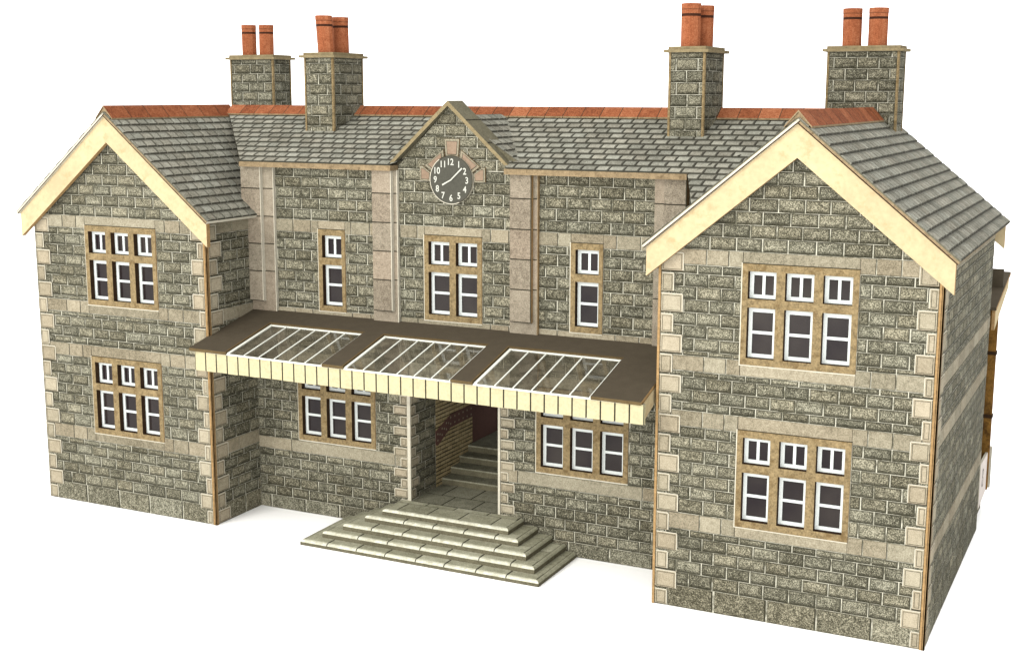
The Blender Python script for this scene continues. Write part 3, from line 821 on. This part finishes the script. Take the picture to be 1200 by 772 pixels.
for i in range(4):
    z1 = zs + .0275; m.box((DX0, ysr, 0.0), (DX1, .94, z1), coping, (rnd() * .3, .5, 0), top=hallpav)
    m.face([(DX0, ysr - .0006, z1 - .006), (DX1, ysr - .0006, z1 - .006), (DX1, ysr - .0006, z1 - .0003), (DX0, ysr - .0006, z1 - .0003)], hallpav, (.8, .5, 0))
    zs = z1; ysr += .0757
m.build('staircase', station)
m = MB(); f = rightf(DX0, 0); m.prism(f, [(.555, .385), (.66, .385), (.66, .50), (.555, .50)], -.004, .003, palecard, palecard); m.prism(f, [(.568, .398), (.647, .398), (.647, .49), (.568, .49)], .003, .004, maroon, maroon)
m.build('wall_poster', station)

# ------------------------------------------------------------------ entrance steps
steps = empty('entrance_steps', (-.90, -.17, 0)); SB = Vector((-.90, -.17, 0))
tag(steps, 'flight of five worn olive stone steps spreading out in front of the station doorway', 'steps')
tiers = [(-1.402, -.404, -.338, 0.0, .0215), (-1.338, -.446, -.283, .0215, .0465), (-1.274, -.500, -.238, .0465, .0715), (-1.213, -.560, -.178, .0715, .0960), (-1.156, -.618, -.142, .0960, .1200)]
for ti, (x0, x1, y0, z0, z1) in enumerate(tiers):
    m = MB(); bv = .012; w = x1 - x0; d = -y0 - .006
    f = Fr((x0, y0, 0), (1, 0, 0), (0, 1, 0))
    # body below the rounded nosing
    m.prism(f, [(0, 0), (w, 0), (w, d), (0, d)], z0, z1 - .009, paving, coping, back=True, col=(.35, .5, 0))
    # rounded front and side edges in two facets
    prof = [(0, z1 - .009), (.0015, z1 - .0045), (.005, z1 - .0014), (bv, z1)]
    for (a0, za), (a1, zb) in zip(prof[:-1], prof[1:]):
        m.face([f.p(a0, a0, za), f.p(w - a0, a0, za), f.p(w - a1, a1, zb), f.p(a1, a1, zb)], worn)
        m.face([f.p(w - a0, a0, za), f.p(w - a0, d, za), f.p(w - a1, d, zb), f.p(w - a1, a1, zb)], paving, (.45, .5, 0))
        m.face([f.p(a0, d, za), f.p(a0, a0, za), f.p(a1, a1, zb), f.p(a1, d, zb)], paving, (.65, .5, 0))
    m.rect(f, bv, bv, w - bv, d, z1 - .0008, linem)
    # paving slabs of the tread
    if ti < 4:
        nx = tiers[ti + 1]; tread = nx[2] - y0
        sd = .50 * (nx[0] - x0 + x1 - nx[1])
        k = round(w / .131); es = [bv] + [(i + (rnd() - .5) * .12) * w / k + (.3 * w / k if ti % 2 else 0) for i in range(1, k + 1)]
        es = [e for e in es if e < w - bv - .02] + [w - bv]
        for e0, e1 in zip(es[:-1], es[1:]):
            m.block(f, e0 + .0028, bv, e1 - .0028, tread + .02, z1 + .0006, paving, None, (.001, .0012, .001, .001), (.0, .5, .1, .1), z1 - .0006)
            if e1 < w - bv:
                for (a0, za), (a1, zb) in zip(prof[:-1], prof[1:]):
                    m.face([f.p(e1 - .002, a0 - .0004, za + .0004), f.p(e1 + .002, a0 - .0004, za + .0004), f.p(e1 + .002, a1, zb + .0005), f.p(e1 - .002, a1, zb + .0005)], linem)
        rws = []; y = tread + .02
        while y < d: rws.append((y, min(y + .10, d))); y += .10
        m.courses(f, rws, bv, w - bv, .5 * w, paving, gap=.003, hg=.0034, h=z1 + .0006, h0=z1 - .0006, jit=.0, ed=(.001, .001, .001, .001), e=(.5, .3, .1, .1))
    else:
        m.courses(f, [(bv, .105), (.105, d + .004)], bv, w - bv, .131, paving, phase=.05, gap=.0034, hg=.0034, h=z1 + .0006, h0=z1 - .0006, jit=.05, ed=(.0015, .0012, .001, .001), e=(.5, .5, .1, .1))
    o = m.build('step', steps, SB)

# ------------------------------------------------------------------ platform canopy and platform end behind the right wing
pc = empty('platform_canopy', (.5, 1.25, 0)); PB = Vector((.5, 1.25, 0))
tag(pc, 'brown sloping platform canopy with cream valance on wooden posts behind the right wing', 'canopy')
m = MB()
PX0, PX1 = -1.6, .900
pr = [(1.035, .868), (1.52, .950)]
f = rightf(PX0, 0)
m.prism(f, [(pr[0][0], pr[0][1]), (pr[1][0], pr[1][1]), (pr[1][0], pr[1][1] + .012), (pr[0][0], pr[0][1] + .012)], 0, PX1 - PX0, kraft, asphalt)
m.build('canopy_roof', pc, PB)
m = MB(); f = rightf(PX1 - .016, 0)
m.prism(f, [(1.045, .790), (1.50, .902), (1.50, .946), (1.045, .869)], 0, .012, cream, kraft); m.build('valance', pc, PB)
for k, x in enumerate((.852, -.35, -1.5)):
    m = MB(); m.box((x - .030, 1.220, .10), (x + .004, 1.25, .88), wood); m.box((x + .004, 1.226, .10), (x + .008, 1.244, .88), palecard); m.box((x + .008, 1.222, .10), (x + .038, 1.248, .88), wood)
    for z in (.40, .66): m.box((x - .033, 1.217, z), (x + .041, 1.253, z + .014), burnt)
    m.build('post', pc, PB)
m = MB(); m.box((.70, 1.300, .925), (.893, 1.312, .997), asphalt); m.build('canopy_board', pc, PB)
pf = MB()
pf.box((-2.7, 1.005, 0), (.862, 1.30, .10), coping, top=asphalt)
plat = pf.build('platform', None, PB); plat.location = PB
tag(plat, 'low station platform strip with pale card end behind the right wing', 'platform')
m = MB(); f = rightf(.876, 0)
m.prism(f, [(.995, .082), (1.245, .100), (1.293, .256), (.995, .262)], 0, .009, cardend, palecard)
m.prism(f, [(1.296, .09), (1.315, .09), (1.315, .262), (1.296, .262)], -.006, .016, coping, palecard)
m.fp(f, [(.995, .082, -.02), (1.245, .100, -.02), (1.245, .100, 0), (.995, .082, 0)], palecard)
# small printed mark on the card end
def arc(cy, cz, r, a0, a1, w):
    for i in range(8):
        t0 = a0 + (a1 - a0) * i / 8; t1 = a0 + (a1 - a0) * (i + 1) / 8
        m.fp(f, [(cy + (r - w) * math.cos(t0), cz + (r - w) * math.sin(t0), .0096), (cy + r * math.cos(t0), cz + r * math.sin(t0), .0096), (cy + r * math.cos(t1), cz + r * math.sin(t1), .0096), (cy + (r - w) * math.cos(t1), cz + (r - w) * math.sin(t1), .0096)], ink)
arc(1.085, .205, .020, -.6, 4.4, .007); arc(1.085, .170, .022, 1.2, -3.9, .007)
m.build('platform_end', plat, Vector((0, 0, 0)))
for o in plat.children: o.location = -PB

# ------------------------------------------------------------------ setting
m = MB(); m.face([(-40, -40, 0), (40, -40, 0), (40, 40, 0), (-40, 40, 0)], white)
mt, nt, b = nodes('white_studio_paper', 0.9, 0.05)
co = coord(nt); lk(nt, ramp(nt, noise(nt, co, 3, 2), [(0, (.945, .945, .94)), (1, (.965, .965, .96))]), b.inputs['Base Color'])
m.mats = [mt]
g = m.build('ground', None, Vector((0, 0, 0))); tag(g, 'plain white paper surface under the model station', 'ground', kind='structure')

w = bpy.data.worlds.new('World'); bpy.context.scene.world = w; w.use_nodes = True
bg = w.node_tree.nodes['Background']; bg.inputs[0].default_value = (1, 1, 1, 1); bg.inputs[1].default_value = 2.6
wn = w.node_tree; wc = N(wn, 'ShaderNodeTexCoord'); wd = N(wn, 'ShaderNodeVectorMath', operation='DOT_PRODUCT'); lk(wn, wc.outputs['Generated'], wd.inputs[0]); wd.inputs[1].default_value = (.93, -.30, .0)
lk(wn, ramp(wn, wd.outputs['Value'], [(.0, (1, 1, 1)), (.75, (.52, .52, .52))]), bg.inputs[0])   # studio: white all round, dimmer to the right of the set

def area(name, loc, target, size, power, col=(1, 1, 1)):
    l = bpy.data.lights.new(name, 'AREA'); l.shape = 'DISK'; l.size = size; l.energy = power; l.color = col
    o = bpy.data.objects.new(name, l); C.objects.link(o); o.location = loc
    o.rotation_euler = (Vector(target) - Vector(loc)).to_track_quat('-Z', 'Y').to_euler()
    return o
area('added_fill_lamp', (1.2, -7.6, 1.6), (-.9, .2, .5), 4.0, 430, (1.0, .98, .93))  # unseen fill lamp, added to brighten the walls and ground under the canopy
area('key_softbox', (-3.3, -7.0, 4.4), (-.9, .2, .6), 3.0, 410, (1.0, .97, .91))

# ------------------------------------------------------------------ camera (solved from the photograph)
cam = bpy.data.cameras.new('camera'); co = bpy.data.objects.new('camera', cam); C.objects.link(co)
yaw, pitch, roll, fpx = .4539, -.1753, .0017, 1547.24
fw = Vector((-math.sin(yaw) * math.cos(pitch), math.cos(yaw) * math.cos(pitch), math.sin(pitch)))
rt = Vector((math.cos(yaw), math.sin(yaw), 0)); up = rt.cross(fw)
r2 = rt * math.cos(roll) + up * math.sin(roll); u2 = up * math.cos(roll) - rt * math.sin(roll)
M = Matrix((r2, u2, -fw)).transposed().to_4x4(); M.translation = Vector((1.4254, -4.3006, 1.6819))
co.matrix_world = M
cam.sensor_width = 36; cam.lens = 36 * fpx / 1200; cam.clip_start = .05; cam.clip_end = 200
sc_ = bpy.context.scene; sc_.camera = co
sc_.view_settings.view_transform = 'Standard'; sc_.view_settings.look = 'None'; sc_.view_settings.exposure = 0; sc_.view_settings.gamma = 1
